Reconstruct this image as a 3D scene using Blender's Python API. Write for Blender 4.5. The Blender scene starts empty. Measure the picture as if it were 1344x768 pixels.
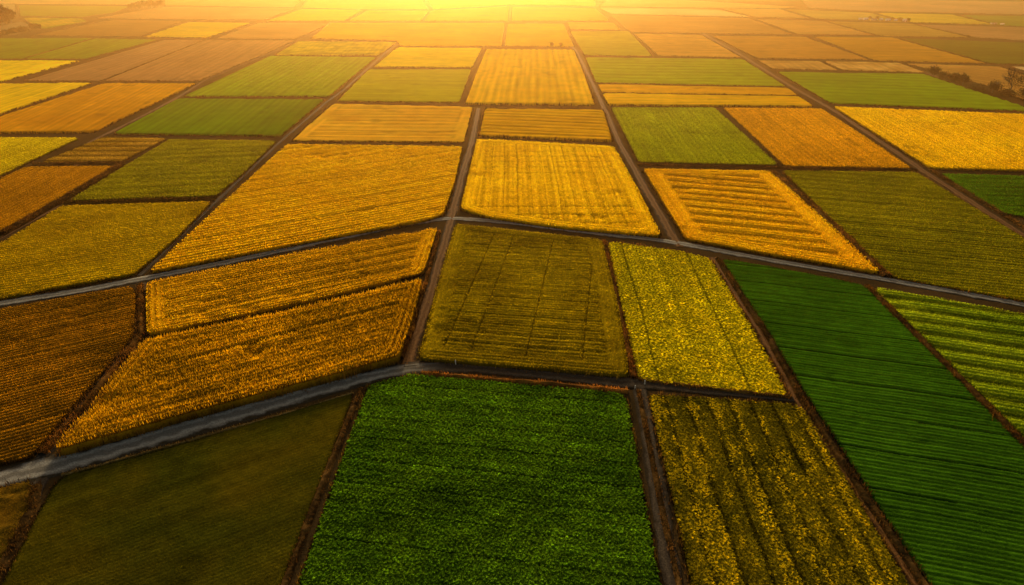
import bpy, math, random
import numpy as np

random.seed(7)
rng = np.random.default_rng(7)
scene = bpy.context.scene
COL = scene.collection

# ------------------------------------------------------------------ survey
# The plan of the farmland was surveyed from an aerial view: a station 100 m above the
# plain, looking north and 27.6 degrees down.  at() turns a bearing of that survey into ground metres.
CAM_H, PITCH, FPX = 100.0, math.radians(27.6), 896.0
SUN_EL, SUN_AZ = math.radians(12.0), math.radians(-4.0)     # azimuth from north (+Y), west negative
cp, sp = math.cos(PITCH), math.sin(PITCH)

def at(px, py, z=0.0):
    a, b = (px - 672) / FPX, -(py - 384) / FPX
    dx, dy, dz = a, cp + b * sp, -sp + b * cp
    t = (z - CAM_H) / dz
    return (dx * t, dy * t)

def px_per_m(y):                                            # image scale at ground distance y
    d = math.hypot(y, CAM_H)
    return FPX / max(60.0, d * 0.95)

# ------------------------------------------------------------------ numpy noise
_T = rng.random((256, 256))
def vnoise(x, y, s, seed=0):
    x = np.asarray(x) / s + seed * 17.31; y = np.asarray(y) / s + seed * 9.77
    xi = np.floor(x).astype(int); yi = np.floor(y).astype(int)
    fx = x - xi; fy = y - yi
    fx = fx * fx * (3 - 2 * fx); fy = fy * fy * (3 - 2 * fy)
    a = _T[xi & 255, yi & 255]; b = _T[(xi + 1) & 255, yi & 255]
    c = _T[xi & 255, (yi + 1) & 255]; d = _T[(xi + 1) & 255, (yi + 1) & 255]
    return (a * (1 - fx) + b * fx) * (1 - fy) + (c * (1 - fx) + d * fx) * fy
def fbm(x, y, s, seed=0):
    return .55 * vnoise(x, y, s, seed) + .3 * vnoise(x, y, s * .47, seed + 3) + .15 * vnoise(x, y, s * .21, seed + 5)

# ------------------------------------------------------------------ meshes
def mesh_np(name, V, F, mat, col=None, parent=None, smooth=False, uv=None, k=None):
    """V (n,3); F (m,k) all faces with the same vertex count, or list of arrays."""
    me = bpy.data.meshes.new(name)
    Fs = F if isinstance(F, list) else [F]
    Fs = [f for f in Fs if len(f)]
    me.vertices.add(len(V)); me.vertices.foreach_set('co', np.asarray(V, dtype=np.float32).ravel())
    loops = np.concatenate([f.ravel() for f in Fs]).astype(np.int32)
    tot = np.concatenate([np.full(len(f), f.shape[1], dtype=np.int32) for f in Fs])
    start = np.concatenate([[0], np.cumsum(tot)[:-1]]).astype(np.int32)
    me.loops.add(len(loops)); me.loops.foreach_set('vertex_index', loops)
    me.polygons.add(len(tot)); me.polygons.foreach_set('loop_start', start); me.polygons.foreach_set('loop_total', tot)
    if smooth: me.polygons.foreach_set('use_smooth', np.ones(len(tot), dtype=bool))
    if col is not None:
        at_ = me.attributes.new('Col', 'FLOAT_COLOR', 'POINT')
        c = np.ones((len(V), 4), dtype=np.float32); c[:, :3] = col
        at_.data.foreach_set('color', c.ravel())
    if uv is not None:
        au = me.attributes.new('across', 'FLOAT', 'POINT'); au.data.foreach_set('value', np.asarray(uv, dtype=np.float32))
    me.update(calc_edges=True); me.validate()
    if mat: me.materials.append(mat)
    o = bpy.data.objects.new(name, me); COL.objects.link(o)
    if parent: o.parent = parent
    return o

def thing(name, label, cat, loc=(0, 0, 0), group=None):
    o = bpy.data.objects.new(name, None); COL.objects.link(o)
    o.location = loc; o.empty_display_size = 1
    o['label'] = label; o['category'] = cat; o['kind'] = 'thing'
    if group: o['group'] = group
    return o

# ------------------------------------------------------------------ materials
def new_mat(name):
    m = bpy.data.materials.new(name); m.use_nodes = True
    nt = m.node_tree; nt.nodes.clear()
    out = nt.nodes.new('ShaderNodeOutputMaterial')
    return m, nt, out
def N(nt, t, **kw):
    n = nt.nodes.new(t)
    for k, v in kw.items():
        if k in n.inputs: n.inputs[k].default_value = v
        else: setattr(n, k, v)
    return n
def L(nt, a, b): nt.links.new(a, b)

def crop_mat(name, transl, nscale, namp, bump=0.0, tcol=(1.0, 1.0, 1.0)):
    m, nt, out = new_mat(name)
    at_ = N(nt, 'ShaderNodeAttribute', attribute_name='Col')
    geo = N(nt, 'ShaderNodeNewGeometry')
    no = N(nt, 'ShaderNodeTexNoise', noise_dimensions='3D'); no.inputs['Scale'].default_value = nscale; no.inputs['Detail'].default_value = 3
    L(nt, geo.outputs['Position'], no.inputs['Vector'])
    mr = N(nt, 'ShaderNodeMapRange'); mr.inputs['From Min'].default_value = .25; mr.inputs['From Max'].default_value = .75
    mr.inputs['To Min'].default_value = 1 - namp; mr.inputs['To Max'].default_value = 1 + namp
    L(nt, no.outputs['Fac'], mr.inputs['Value'])
    mx = N(nt, 'ShaderNodeVectorMath', operation='SCALE')
    L(nt, at_.outputs['Color'], mx.inputs[0]); L(nt, mr.outputs[0], mx.inputs['Scale'])
    df = N(nt, 'ShaderNodeBsdfDiffuse'); L(nt, mx.outputs[0], df.inputs['Color'])
    if bump:
        bp = N(nt, 'ShaderNodeBump'); bp.inputs['Distance'].default_value = bump; bp.inputs['Strength'].default_value = 1
        L(nt, no.outputs['Fac'], bp.inputs['Height']); L(nt, bp.outputs[0], df.inputs['Normal'])
    last = df
    if transl:
        tr = N(nt, 'ShaderNodeBsdfTranslucent')
        tm = N(nt, 'ShaderNodeVectorMath', operation='MULTIPLY'); tm.inputs[1].default_value = tcol
        L(nt, mx.outputs[0], tm.inputs[0]); L(nt, tm.outputs[0], tr.inputs['Color'])
        ms = N(nt, 'ShaderNodeMixShader'); ms.inputs[0].default_value = transl
        L(nt, df.outputs[0], ms.inputs[1]); L(nt, tr.outputs[0], ms.inputs[2]); last = ms
    L(nt, last.outputs[0], out.inputs['Surface'])
    return m
M_CANOPY = crop_mat('crop_canopy', 0.0, 2.2, .3, .08)
M_FARCAN = crop_mat('far_crop_canopy', 0.0, .12, .12, .12)
M_LEAF = crop_mat('crop_leaf', .6, 2.0, .25, tcol=(1.25, 1.22, .7))
M_GRASS = crop_mat('dry_grass', .45, 1.5, .45, tcol=(1.3, 1.0, .6))
M_BANK = crop_mat('bank_earth', 0.0, .9, .5, .3)
M_TREE = crop_mat('tree_leaf', .4, .6, .3)

def soil_mat():
    m, nt, out = new_mat('soil')
    geo = N(nt, 'ShaderNodeNewGeometry')
    n1 = N(nt, 'ShaderNodeTexNoise'); n1.inputs['Scale'].default_value = .05; n1.inputs['Detail'].default_value = 8
    n2 = N(nt, 'ShaderNodeTexNoise'); n2.inputs['Scale'].default_value = 1.6; n2.inputs['Detail'].default_value = 5
    L(nt, geo.outputs['Position'], n1.inputs['Vector']); L(nt, geo.outputs['Position'], n2.inputs['Vector'])
    r1 = N(nt, 'ShaderNodeValToRGB')
    r1.color_ramp.elements[0].position = .3; r1.color_ramp.elements[0].color = (.030, .020, .009, 1)
    r1.color_ramp.elements[1].position = .75; r1.color_ramp.elements[1].color = (.070, .042, .018, 1)
    L(nt, n1.outputs['Fac'], r1.inputs[0])
    # farther out: a patchwork of distant crops
    vo = N(nt, 'ShaderNodeTexVoronoi', feature='F1'); vo.inputs['Scale'].default_value = .0042
    L(nt, geo.outputs['Position'], vo.inputs['Vector'])
    r2 = N(nt, 'ShaderNodeValToRGB'); r2.color_ramp.interpolation = 'CONSTANT'
    cols = [(.30, .17, .07), (.12, .11, .03), (.35, .22, .05), (.24, .13, .07), (.14, .15, .03)]
    r2.color_ramp.elements[0].color = cols[0] + (1,); r2.color_ramp.elements[1].position = .8; r2.color_ramp.elements[1].color = cols[4] + (1,)
    for k, p in ((1, .25), (2, .45), (3, .62)):
        e = r2.color_ramp.elements.new(p); e.color = cols[k] + (1,)
    sx = N(nt, 'ShaderNodeSeparateColor'); L(nt, vo.outputs['Color'], sx.inputs[0]); L(nt, sx.outputs[0], r2.inputs[0])
    ps = N(nt, 'ShaderNodeSeparateXYZ'); L(nt, geo.outputs['Position'], ps.inputs[0])
    mr = N(nt, 'ShaderNodeMapRange'); mr.inputs['From Min'].default_value = 1250; mr.inputs['From Max'].default_value = 1400
    L(nt, ps.outputs['Y'], mr.inputs['Value'])
    mix = N(nt, 'ShaderNodeMix', data_type='RGBA'); L(nt, mr.outputs[0], mix.inputs['Factor'])
    L(nt, r1.outputs[0], mix.inputs['A']); L(nt, r2.outputs[0], mix.inputs['B'])
    bp = N(nt, 'ShaderNodeBump'); bp.inputs['Distance'].default_value = .15; L(nt, n2.outputs['Fac'], bp.inputs['Height'])
    df = N(nt, 'ShaderNodeBsdfDiffuse'); L(nt, mix.outputs['Result'], df.inputs['Color']); L(nt, bp.outputs[0], df.inputs['Normal'])
    L(nt, df.outputs[0], out.inputs['Surface'])
    return m
M_SOIL = soil_mat()

def road_mat(name, base, track, edge, spread=.28):
    """gravel surface with two paler wheel tracks; 'across' runs -1..1 over the width"""
    m, nt, out = new_mat(name)
    geo = N(nt, 'ShaderNodeNewGeometry'); at_ = N(nt, 'ShaderNodeAttribute', attribute_name='across')
    n1 = N(nt, 'ShaderNodeTexNoise'); n1.inputs['Scale'].default_value = .35; n1.inputs['Detail'].default_value = 6
    n2 = N(nt, 'ShaderNodeTexNoise'); n2.inputs['Scale'].default_value = 4; n2.inputs['Detail'].default_value = 4
    for n in (n1, n2): L(nt, geo.outputs['Position'], n.inputs['Vector'])
    nz = N(nt, 'ShaderNodeMath', operation='MULTIPLY_ADD'); nz.inputs[1].default_value = 1.1; L(nt, n1.outputs['Fac'], nz.inputs[0]); L(nt, at_.outputs['Fac'], nz.inputs[2])
    sb = N(nt, 'ShaderNodeMath', operation='SUBTRACT'); sb.inputs[1].default_value = .55; L(nt, nz.outputs[0], sb.inputs[0])
    ab = N(nt, 'ShaderNodeMath', operation='ABSOLUTE'); L(nt, sb.outputs[0], ab.inputs[0])
    rp = N(nt, 'ShaderNodeValToRGB'); e = rp.color_ramp.elements
    e[0].position = .0; e[0].color = base + (1,); e[1].position = 1.0; e[1].color = edge + (1,)
    for p, c in ((.18, base), (.42, track), (.6, track), (.82, base)):
        q = e.new(p); q.color = c + (1,)
    L(nt, ab.outputs[0], rp.inputs[0])
    mr = N(nt, 'ShaderNodeMapRange'); mr.inputs['From Min'].default_value = .3; mr.inputs['From Max'].default_value = .7; mr.inputs['To Min'].default_value = .5; mr.inputs['To Max'].default_value = 1.5; L(nt, n2.outputs['Fac'], mr.inputs['Value'])
    sc = N(nt, 'ShaderNodeVectorMath', operation='SCALE'); L(nt, rp.outputs[0], sc.inputs[0]); L(nt, mr.outputs[0], sc.inputs['Scale'])
    bp = N(nt, 'ShaderNodeBump'); bp.inputs['Distance'].default_value = .05; L(nt, n2.outputs['Fac'], bp.inputs['Height'])
    pb = N(nt, 'ShaderNodeBsdfPrincipled'); pb.inputs['Roughness'].default_value = .95; pb.inputs['Specular IOR Level'].default_value = .03
    fd = N(nt, 'ShaderNodeAttribute', attribute_name='fade'); fm = N(nt, 'ShaderNodeMix', data_type='RGBA'); L(nt, fd.outputs['Fac'], fm.inputs['Factor']); L(nt, sc.outputs[0], fm.inputs['A']); fm.inputs['B'].default_value = (.05, .038, .03, 1)
    L(nt, fm.outputs['Result'], pb.inputs['Base Color']); L(nt, bp.outputs[0], pb.inputs['Normal'])
    L(nt, pb.outputs[0], out.inputs['Surface'])
    return m
M_ROAD = road_mat('gravel', (.13, .12, .115), (.24, .23, .225), (.035, .028, .02))
M_TRACK = road_mat('dirt', (.105, .046, .015), (.15, .072, .026), (.035, .017, .007))
M_DARKTRACK = road_mat('dark_dirt', (.040, .030, .024), (.062, .047, .036), (.022, .015, .009))

def paint_mat(name, c, rough=.6):
    m, nt, out = new_mat(name)
    geo = N(nt, 'ShaderNodeNewGeometry'); n1 = N(nt, 'ShaderNodeTexNoise'); n1.inputs['Scale'].default_value = 3; n1.inputs['Detail'].default_value = 5
    L(nt, geo.outputs['Position'], n1.inputs['Vector'])
    mr = N(nt, 'ShaderNodeMapRange'); mr.inputs['To Min'].default_value = .75; mr.inputs['To Max'].default_value = 1.2; L(nt, n1.outputs['Fac'], mr.inputs['Value'])
    sc = N(nt, 'ShaderNodeVectorMath', operation='SCALE'); sc.inputs[0].default_value = c; L(nt, mr.outputs[0], sc.inputs['Scale'])
    pb = N(nt, 'ShaderNodeBsdfPrincipled'); pb.inputs['Roughness'].default_value = rough; L(nt, sc.outputs[0], pb.inputs['Base Color'])
    L(nt, pb.outputs[0], out.inputs['Surface'])
    return m
M_WHITE = paint_mat('white_paint', (.75, .73, .68)); M_ROOF = paint_mat('roof_tile', (.30, .16, .09)); M_BARK = paint_mat('bark', (.06, .042, .028))
M_DARK = paint_mat('dark_paint', (.04, .04, .045)); M_RED = paint_mat('reflector_red', (.45, .05, .03), .3); M_GLASS = paint_mat('window_glass', (.05, .06, .07), .1)

# ------------------------------------------------------------------ field builder
def poly_world(pts, z): return np.array([at(x, y, z) for x, y in pts])
def area_sign(P):
    x, y = P[:, 0], P[:, 1]
    return .5 * np.sum(x * np.roll(y, -1) - np.roll(x, -1) * y)
def edge_dist(P, X, Y):
    """distance to polygon boundary (positive inside), nearest boundary point"""
    n = len(P); best = np.full(X.shape, 1e18); bx = np.zeros_like(X); by = np.zeros_like(X); inside = np.zeros(X.shape, bool)
    for i in range(n):
        x0, y0 = P[i]; x1, y1 = P[(i + 1) % n]
        ex, ey = x1 - x0, y1 - y0; l2 = ex * ex + ey * ey
        t = np.clip(((X - x0) * ex + (Y - y0) * ey) / l2, 0, 1)
        qx, qy = x0 + t * ex, y0 + t * ey; d = (X - qx) ** 2 + (Y - qy) ** 2
        m = d < best; best[m] = d[m]; bx[m] = qx[m]; by[m] = qy[m]
        if y0 != y1:
            c = ((y0 > Y) != (y1 > Y)) & (X < (x1 - x0) * (Y - y0) / (y1 - y0) + x0); inside ^= c
    d = np.sqrt(best)
    return np.where(inside, d, -d), bx, by

def lin(rgb):
    c = np.array(rgb, dtype=float) / 255
    return np.where(c <= .04045, c / 12.92, ((c + .055) / 1.055) ** 2.4)

GAIN = dict(leaf=1.0, canopy=1.0)
STATS = []
class Crop:
    """height and colour of a crop over the ground"""
    def __init__(s, P, rdir, K):
        s.P, s.K, s.res = P, K, .1
        s.c, s.s = math.cos(rdir), math.sin(rdir)
        s.seed = K['seed']
        s.c1 = np.array(K['c1']); s.c2 = np.array(K['c2'])
    def uv(s, X, Y): return X * s.c + Y * s.s, -X * s.s + Y * s.c
    def sample(s, X, Y, D):
        K = s.K; U, V = s.uv(X, Y)
        wob = (fbm(X, Y, 30, s.seed + 11) - .5) * K.get('wob', 1.2)
        Q = V + wob
        hw = K.get('head', 0)
        if hw:
            Q = np.where(D < hw, D + wob * .3, Q)
        per = K['period']
        row = .5 + .5 * np.cos(2 * math.pi * Q / per)
        row = row ** .8
        H = K['h'] * (1 - K['rowamp'] * (1 - row))
        tone = fbm(X, Y, K.get('patch', 18), s.seed)                      # broad patches
        shade = np.ones_like(X)
        if K.get('swath'):
            W = K['swath']; ph = (Q / W) + .35 * (vnoise(U, Q * 0 + np.floor(Q / W) * 7.3, 60, s.seed + 2) - .5)
            sw = .5 + .5 * np.cos(2 * math.pi * ph)
            wid = .75 + .25 * vnoise(np.floor(ph) * 3.1, U * 0, 1.0, s.seed + 4)
            inn = (D > hw) if hw else np.ones_like(X, bool)
            H = H * np.where(inn, 1 - K.get('swamp', .45) * (1 - sw) ** 1.5 * wid, 1)
            shade *= np.where(inn, 1 - K.get('swdark', .35) * (1 - sw) ** 2, 1)
        if K.get('furrow'):
            W = K['furrow']; f = np.abs(((Q / W + .23) % 1) - .5) * W; on = (f < max(K.get('furw', .3), s.res)) & ((D > hw) if hw else True) & (vnoise(np.floor(Q / W + .23) * 5.7, U * .02, 1.0, s.seed + 31) > .3)
            H = np.where(on, H * .55, H); shade = np.where(on, shade * .45, shade)
        if K.get('tram'):
            T = K['tram']; f = np.abs(((Q / T) % 1) - .5) * T
            w = max(K.get('tramw', .5), s.res)
            on = (f < w) & ((D > hw) if hw else True)
            td = K.get('tramd', .45); H = np.where(on, H * min(1, td * .9), H); shade = np.where(on, shade * td, shade)
        if K.get('cross'):                                                # fainter lines the other way
            T = K['cross']; f = np.abs(((U / T) % 1) - .5) * T
            on = (f < max(K.get('crossw', .45), s.res)) & (D > hw)
            H = np.where(on, H * .5, H); shade = np.where(on, shade * .6, shade)
        if hw:
            on = np.abs(D - hw) < max(K.get('ringw', .5), s.res)
            H = np.where(on, H * .85, H); shade = np.where(on, shade * .82, shade)
        H = H * (1 + K['rough'] * 2 * (vnoise(X, Y, K.get('rs', 1.2), s.seed + 6) - .5))
        sv = max(1.1, s.res * 2.6)
        shade = shade * (1 + .34 * (vnoise(U / 45, Q / sv, 1.0, s.seed + 40) - .5)) * (1 + .30 * (fbm(X, Y, 45, s.seed + 41) - .5))
        thin = np.clip((fbm(X, Y, 13, s.seed + 42) - .70) * 9, 0, 1)
        H = H * (1 - .35 * thin); shade = shade * (1 - .22 * thin)
        t = np.clip((tone - .5) * K.get('contrast', 2.2) + .5, 0, 1)[:, None]
        C = s.c1 * (1 - t) + s.c2 * t
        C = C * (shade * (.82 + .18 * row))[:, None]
        C = C * (1 + K.get('speck', .3) * (vnoise(X, Y, K.get('rs', 1.2) * 1.7, s.seed + 8) - .5))[:, None]
        return H, C

def make_cards(X, Y, Z, size, length, C, tilt=.5, jitter=.3, base=.7, tip=1.4, lv=.6):
    """one bent leaf blade (two triangles' worth) per point"""
    n = len(X); yaw = rng.random(n) * 2 * math.pi; tl = rng.normal(0, tilt, n)
    ax, ay = np.cos(yaw), np.sin(yaw)                      # blade width axis
    hx, hy = -ay * np.sin(tl), ax * np.sin(tl); hz = np.cos(tl)
    w = size * (.7 + .6 * rng.random(n)) * .5; l = length * (1 - lv / 2 + lv * rng.random(n))
    b = np.stack([X, Y, Z], 1)
    A = np.stack([ax * w, ay * w, 0 * w], 1); Hh = np.stack([hx * l, hy * l, hz * l], 1)
    V = np.empty((n, 3, 3)); V[:, 0] = b - A; V[:, 1] = b + A; V[:, 2] = b + Hh + A * rng.uniform(-.8, .8, n)[:, None]
    F = np.arange(n * 3).reshape(n, 3)
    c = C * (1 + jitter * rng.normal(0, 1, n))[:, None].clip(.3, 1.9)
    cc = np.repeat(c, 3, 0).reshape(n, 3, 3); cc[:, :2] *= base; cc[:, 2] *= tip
    return V.reshape(-1, 3), F, cc.reshape(-1, 3)

def make_plants(X, Y, Z, R, nleaf, C, jitter=.25, up=.9):
    """bushy plants: nleaf arching leaves each (two-segment blades)"""
    n = len(X); k = nleaf; m = n * k
    yaw = (np.repeat(rng.random(n) * 6.28, k) + np.tile(np.arange(k) * 2.399, n) + rng.normal(0, .2, m))
    r = np.repeat(R * (.8 + .4 * rng.random(n)), k) * (.7 + .5 * rng.random(m))
    el = up * (.45 + .75 * rng.random(m))
    dx, dy = np.cos(yaw), np.sin(yaw); ex, ey = -dy, dx
    b = np.stack([np.repeat(X, k), np.repeat(Y, k), np.repeat(Z, k)], 1)
    o1 = np.stack([dx * r * .55 * np.cos(el), dy * r * .55 * np.cos(el), r * .95 * np.sin(el)], 1)
    o2 = np.stack([dx * r * 1.05 * np.cos(el * .6), dy * r * 1.05 * np.cos(el * .6), r * 1.15 * np.sin(el * .8)], 1)
    w = (r * .24)[:, None]; E = np.stack([ex, ey, 0 * ex], 1)
    V = np.empty((m, 5, 3)); V[:, 0] = b - E * w * .4; V[:, 1] = b + E * w * .4; V[:, 2] = b + o1 + E * w; V[:, 3] = b + o1 - E * w; V[:, 4] = b + o2
    i = np.arange(m)[:, None] * 5
    F = [np.concatenate([i, i + 1, i + 2, i + 3], 1), np.concatenate([i + 3, i + 2, i + 4], 1)]
    c = np.repeat(C, k, 0) * (1 + jitter * rng.normal(0, 1, m))[:, None].clip(.35, 1.8)
    c = c * np.repeat(np.exp(rng.normal(0, .2, n)), k)[:, None]
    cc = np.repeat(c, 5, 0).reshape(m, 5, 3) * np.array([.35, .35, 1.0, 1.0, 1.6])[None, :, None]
    return V.reshape(-1, 3), F, cc.reshape(-1, 3)

def tufts_along(path, closed, w, h, c1, c2, per_m, size, offset=0.0):
    """ragged grass blades scattered along a line: returns V, F, C"""
    pts = np.array(path, dtype=float)
    if closed: pts = np.vstack([pts, pts[:1]])
    seg = np.diff(pts, axis=0); ln = np.hypot(seg[:, 0], seg[:, 1]); n = max(12, int(ln.sum() * per_m))
    s = rng.random(n) * ln.sum(); cum = np.concatenate([[0], np.cumsum(ln)]); i = np.clip(np.searchsorted(cum, s) - 1, 0, len(ln) - 1)
    t = (s - cum[i]) / ln[i]; p = pts[i] + seg[i] * t[:, None]; nn = np.stack([seg[i][:, 1], -seg[i][:, 0]], 1) / ln[i][:, None]
    wv = .45 + 1.1 * vnoise(s, s * 0, 4.0, 3)
    off = rng.normal(0, .33, n) * w * wv + offset
    p = p + nn * off[:, None]
    k = np.clip(fbm(p[:, 0], p[:, 1], 7, 4) * 1.6 - .3 + rng.normal(0, .18, n), 0, 1)[:, None]
    C = np.array(c1) * (1 - k) + np.array(c2) * k
    hh = h * (.5 + vnoise(s, s * 0, 2.5, 9))
    return make_cards(p[:, 0], p[:, 1], np.zeros(n), size, 1.0, C, .35, .3), hh

def verge(P, parent, w, h, c1, c2, per_m, size, name='verge', offset=0.0, closed=True):
    (V, F, C), hh = tufts_along(P, closed, w, h, c1, c2, per_m, size, offset)
    V = V.reshape(-1, 3, 3)
    V[:, 2, 2] *= hh * 1.0
    V[:, :2, 2] = .0
    d = (V[:, 2, :2] - .5 * (V[:, 0, :2] + V[:, 1, :2])) * (hh[:, None] - 1) * .6
    V[:, 2, :2] += d
    return mesh_np(name, V.reshape(-1, 3), F, M_GRASS, C, parent)

DEF = dict(h=1.0, rowamp=.3, period=1.5, rough=.18, head=0, seed=0, leaf=1.0, lsize=1.0, vw=1.2, vh=.9)
GROUP = 'fields of the farmland patchwork'
def field(pts, c, label, row, c2=None, leafc=None, **kw):
    K = dict(DEF); K.update(kw); K['seed'] = (len(STATS) * 7) % 97 + 1
    K['rough'] = K['rough'] * .4; K['c1'] = c; K['c2'] = c2 if c2 is not None else tuple(v * 1.3 for v in c)
    h = K['h']
    P = poly_world(pts, h * .9)
    if area_sign(P) < 0: P = P[::-1].copy()
    Q = []                                                   # machine-turned corners
    for i in range(len(P)):
        a0, b0, c0 = P[i - 1], P[i], P[(i + 1) % len(P)]
        la, lc = np.linalg.norm(a0 - b0), np.linalg.norm(c0 - b0); cut = K.get('round', 2.6)
        pa = b0 + (a0 - b0) / la * min(cut, .25 * la); pc = b0 + (c0 - b0) / lc * min(cut, .25 * lc)
        Q += [pa, .25 * pa + .5 * b0 + .25 * pc, pc]
    P = np.array(Q)
    a, b = at(row[0], row[1]), at(row[2], row[3]); rd = math.atan2(b[1] - a[1], b[0] - a[0])
    cen = P.mean(0)
    vis = [p for p in pts if -10 <= p[0] <= 1354 and p[1] <= 780] or pts
    ynear = min(at(*p)[1] for p in vis); ym = .5 * (ynear + cen[1])
    ppm = px_per_m(ym)
    root = thing('crop_field', label, 'field', (cen[0], cen[1], 0), GROUP)
    crop = Crop(P, rd, K)
    far = ppm < 2.45
    if far: K['rough'] = min(K['rough'], .06); K['rs'] = K.get('rs', 4.0); K['speck'] = .12
    r = max(.22, (1.7 if not far else 2.2) / ppm); r = min(r, K['period'] / 3.2) if not far else r
    crop.res = r * .55
    U, V = crop.uv(P[:, 0], P[:, 1])
    ru, rv = r * 2.0, r
    u = np.arange(U.min() - ru, U.max() + 2 * ru, ru); v = np.arange(V.min() - rv, V.max() + 2 * rv, rv)
    UU, VV = np.meshgrid(u, v, indexing='ij'); sh = UU.shape
    X = (UU * crop.c - VV * crop.s).ravel(); Y = (UU * crop.s + VV * crop.c).ravel()
    D, bx, by = edge_dist(P, X, Y)
    out = D <= 0
    near_out = out & (D > -2.5 * r)
    X = np.where(near_out, bx, X); Y = np.where(near_out, by, Y); Dc = np.maximum(D - (0 if far else .9) * np.clip(fbm(X, Y, 9, 13) - .35, 0, 1), 0)
    H, C = crop.sample(X, Y, Dc)
    rag = .8 + .5 * vnoise(X, Y, 2.2, 5)
    H = H * np.clip(.12 + Dc / max(.35, min(1.0, .5 * h) * 1.0) * rag, .0, 1); H[out] = .02
    C = C * np.clip(.25 + Dc / .9, .25, 1.0)[:, None] if not far else C  # shade on the crop's outer sides, painted into the canopy colour along the edges
    keep = (D > 0).reshape(sh)
    fk = keep[:-1, :-1] | keep[1:, :-1] | keep[:-1, 1:] | keep[1:, 1:]
    idx = np.arange(len(X)).reshape(sh)
    F = np.stack([idx[:-1, :-1], idx[1:, :-1], idx[1:, 1:], idx[:-1, 1:]], -1)[fk]
    used = np.unique(F); rm = np.full(len(X), -1); rm[used] = np.arange(len(used)); F = rm[F]
    cz = 1.0 if far else (.42 if K.get('plants') else .8)
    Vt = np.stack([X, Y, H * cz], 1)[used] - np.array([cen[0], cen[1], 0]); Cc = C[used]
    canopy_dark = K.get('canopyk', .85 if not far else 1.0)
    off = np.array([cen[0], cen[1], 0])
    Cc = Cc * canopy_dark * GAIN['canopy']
    nm = 'crop'
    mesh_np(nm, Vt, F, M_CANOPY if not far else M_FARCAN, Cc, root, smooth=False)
    nl = 0
    # leaves standing out of the canopy
    if not far and K['leaf'] > 0:
        A = abs(area_sign(P)); sz = max(.2, 1.7 / ppm) * K['lsize']
        if K.get('plants'):
            rs = K['plants'] * 1.0; n1 = np.arange(U.min(), U.max(), rs); n2 = np.arange(V.min(), V.max(), rs * .95)
            a_, b_ = np.meshgrid(n1, n2, indexing='ij'); a_ = a_.ravel() + rng.normal(0, .33 * rs, a_.size); b_ = b_.ravel() + rng.normal(0, .3 * rs, b_.size)
        else:
            st = sz * .82 / math.sqrt(K['leaf'])                       # seed drill spacing: rows along U, jittered
            n1 = np.arange(U.min(), U.max(), st); n2 = np.arange(V.min(), V.max(), st)
            a_, b_ = np.meshgrid(n1, n2, indexing='ij'); a_ = a_.ravel() + rng.normal(0, .45 * st, a_.size); b_ = b_.ravel() + rng.normal(0, .30 * st, b_.size)
            mk = rng.random(a_.size) < .9; a_, b_ = a_[mk], b_[mk]
        x = a_ * crop.c - b_ * crop.s; y = a_ * crop.s + b_ * crop.c
        d, _, _ = edge_dist(P, x, y); m = d > 0.1
        x, y, d = x[m], y[m], d[m]
        hh, cc = crop.sample(x, y, d)
        if leafc is not None:
            g = .6 * fbm(a_[m] * .4, b_[m] * 1.2, K.get('lpatch', 5), K['seed'] + 20) + .4 * vnoise(a_[m] / 50, b_[m] / 1.7, 1.0, K['seed'] + 50); g = np.clip((g - K.get('lthr', .5)) * 5 + .5, 0, 1)[:, None]
            cc = cc * (1 - g) + np.array(leafc) * g
        cc = cc * GAIN['leaf']
        if K.get('plants'):
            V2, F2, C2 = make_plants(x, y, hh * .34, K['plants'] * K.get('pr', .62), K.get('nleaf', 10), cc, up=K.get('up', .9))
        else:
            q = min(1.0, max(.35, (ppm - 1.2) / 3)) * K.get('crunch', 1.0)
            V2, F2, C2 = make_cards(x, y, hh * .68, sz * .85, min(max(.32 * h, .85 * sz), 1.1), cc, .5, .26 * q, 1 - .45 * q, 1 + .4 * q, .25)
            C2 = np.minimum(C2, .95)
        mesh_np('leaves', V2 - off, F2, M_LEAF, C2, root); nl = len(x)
    # ragged verge along the edges
    if K['vw'] > 0:
        vc1 = K.get('vc1', (.016, .010, .004)); vc2 = K.get('vc2', (.085, .052, .018))
        if far: w, vh, pm, sz = max(.6, .7 / ppm) * K['vw'], max(h * 1.1, .8), 2.4 * ppm, 1.1 / ppm; vc2 = K.get('vc2', (.08, .042, .016))
        else: w, vh, pm, sz = K['vw'], max(K['vh'], .55 * h), 9.0 * min(1, ppm / 4), max(.18, 1.0 / ppm)
        Pv = P - cen
        vo = verge(Pv, root, w, vh, vc1, vc2, pm, sz, 'verge_grass', 0.0); vo['kind'] = 'stuff'
    STATS.append((label[:30], round(ppm, 2), len(Vt), nl))
    return root

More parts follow.
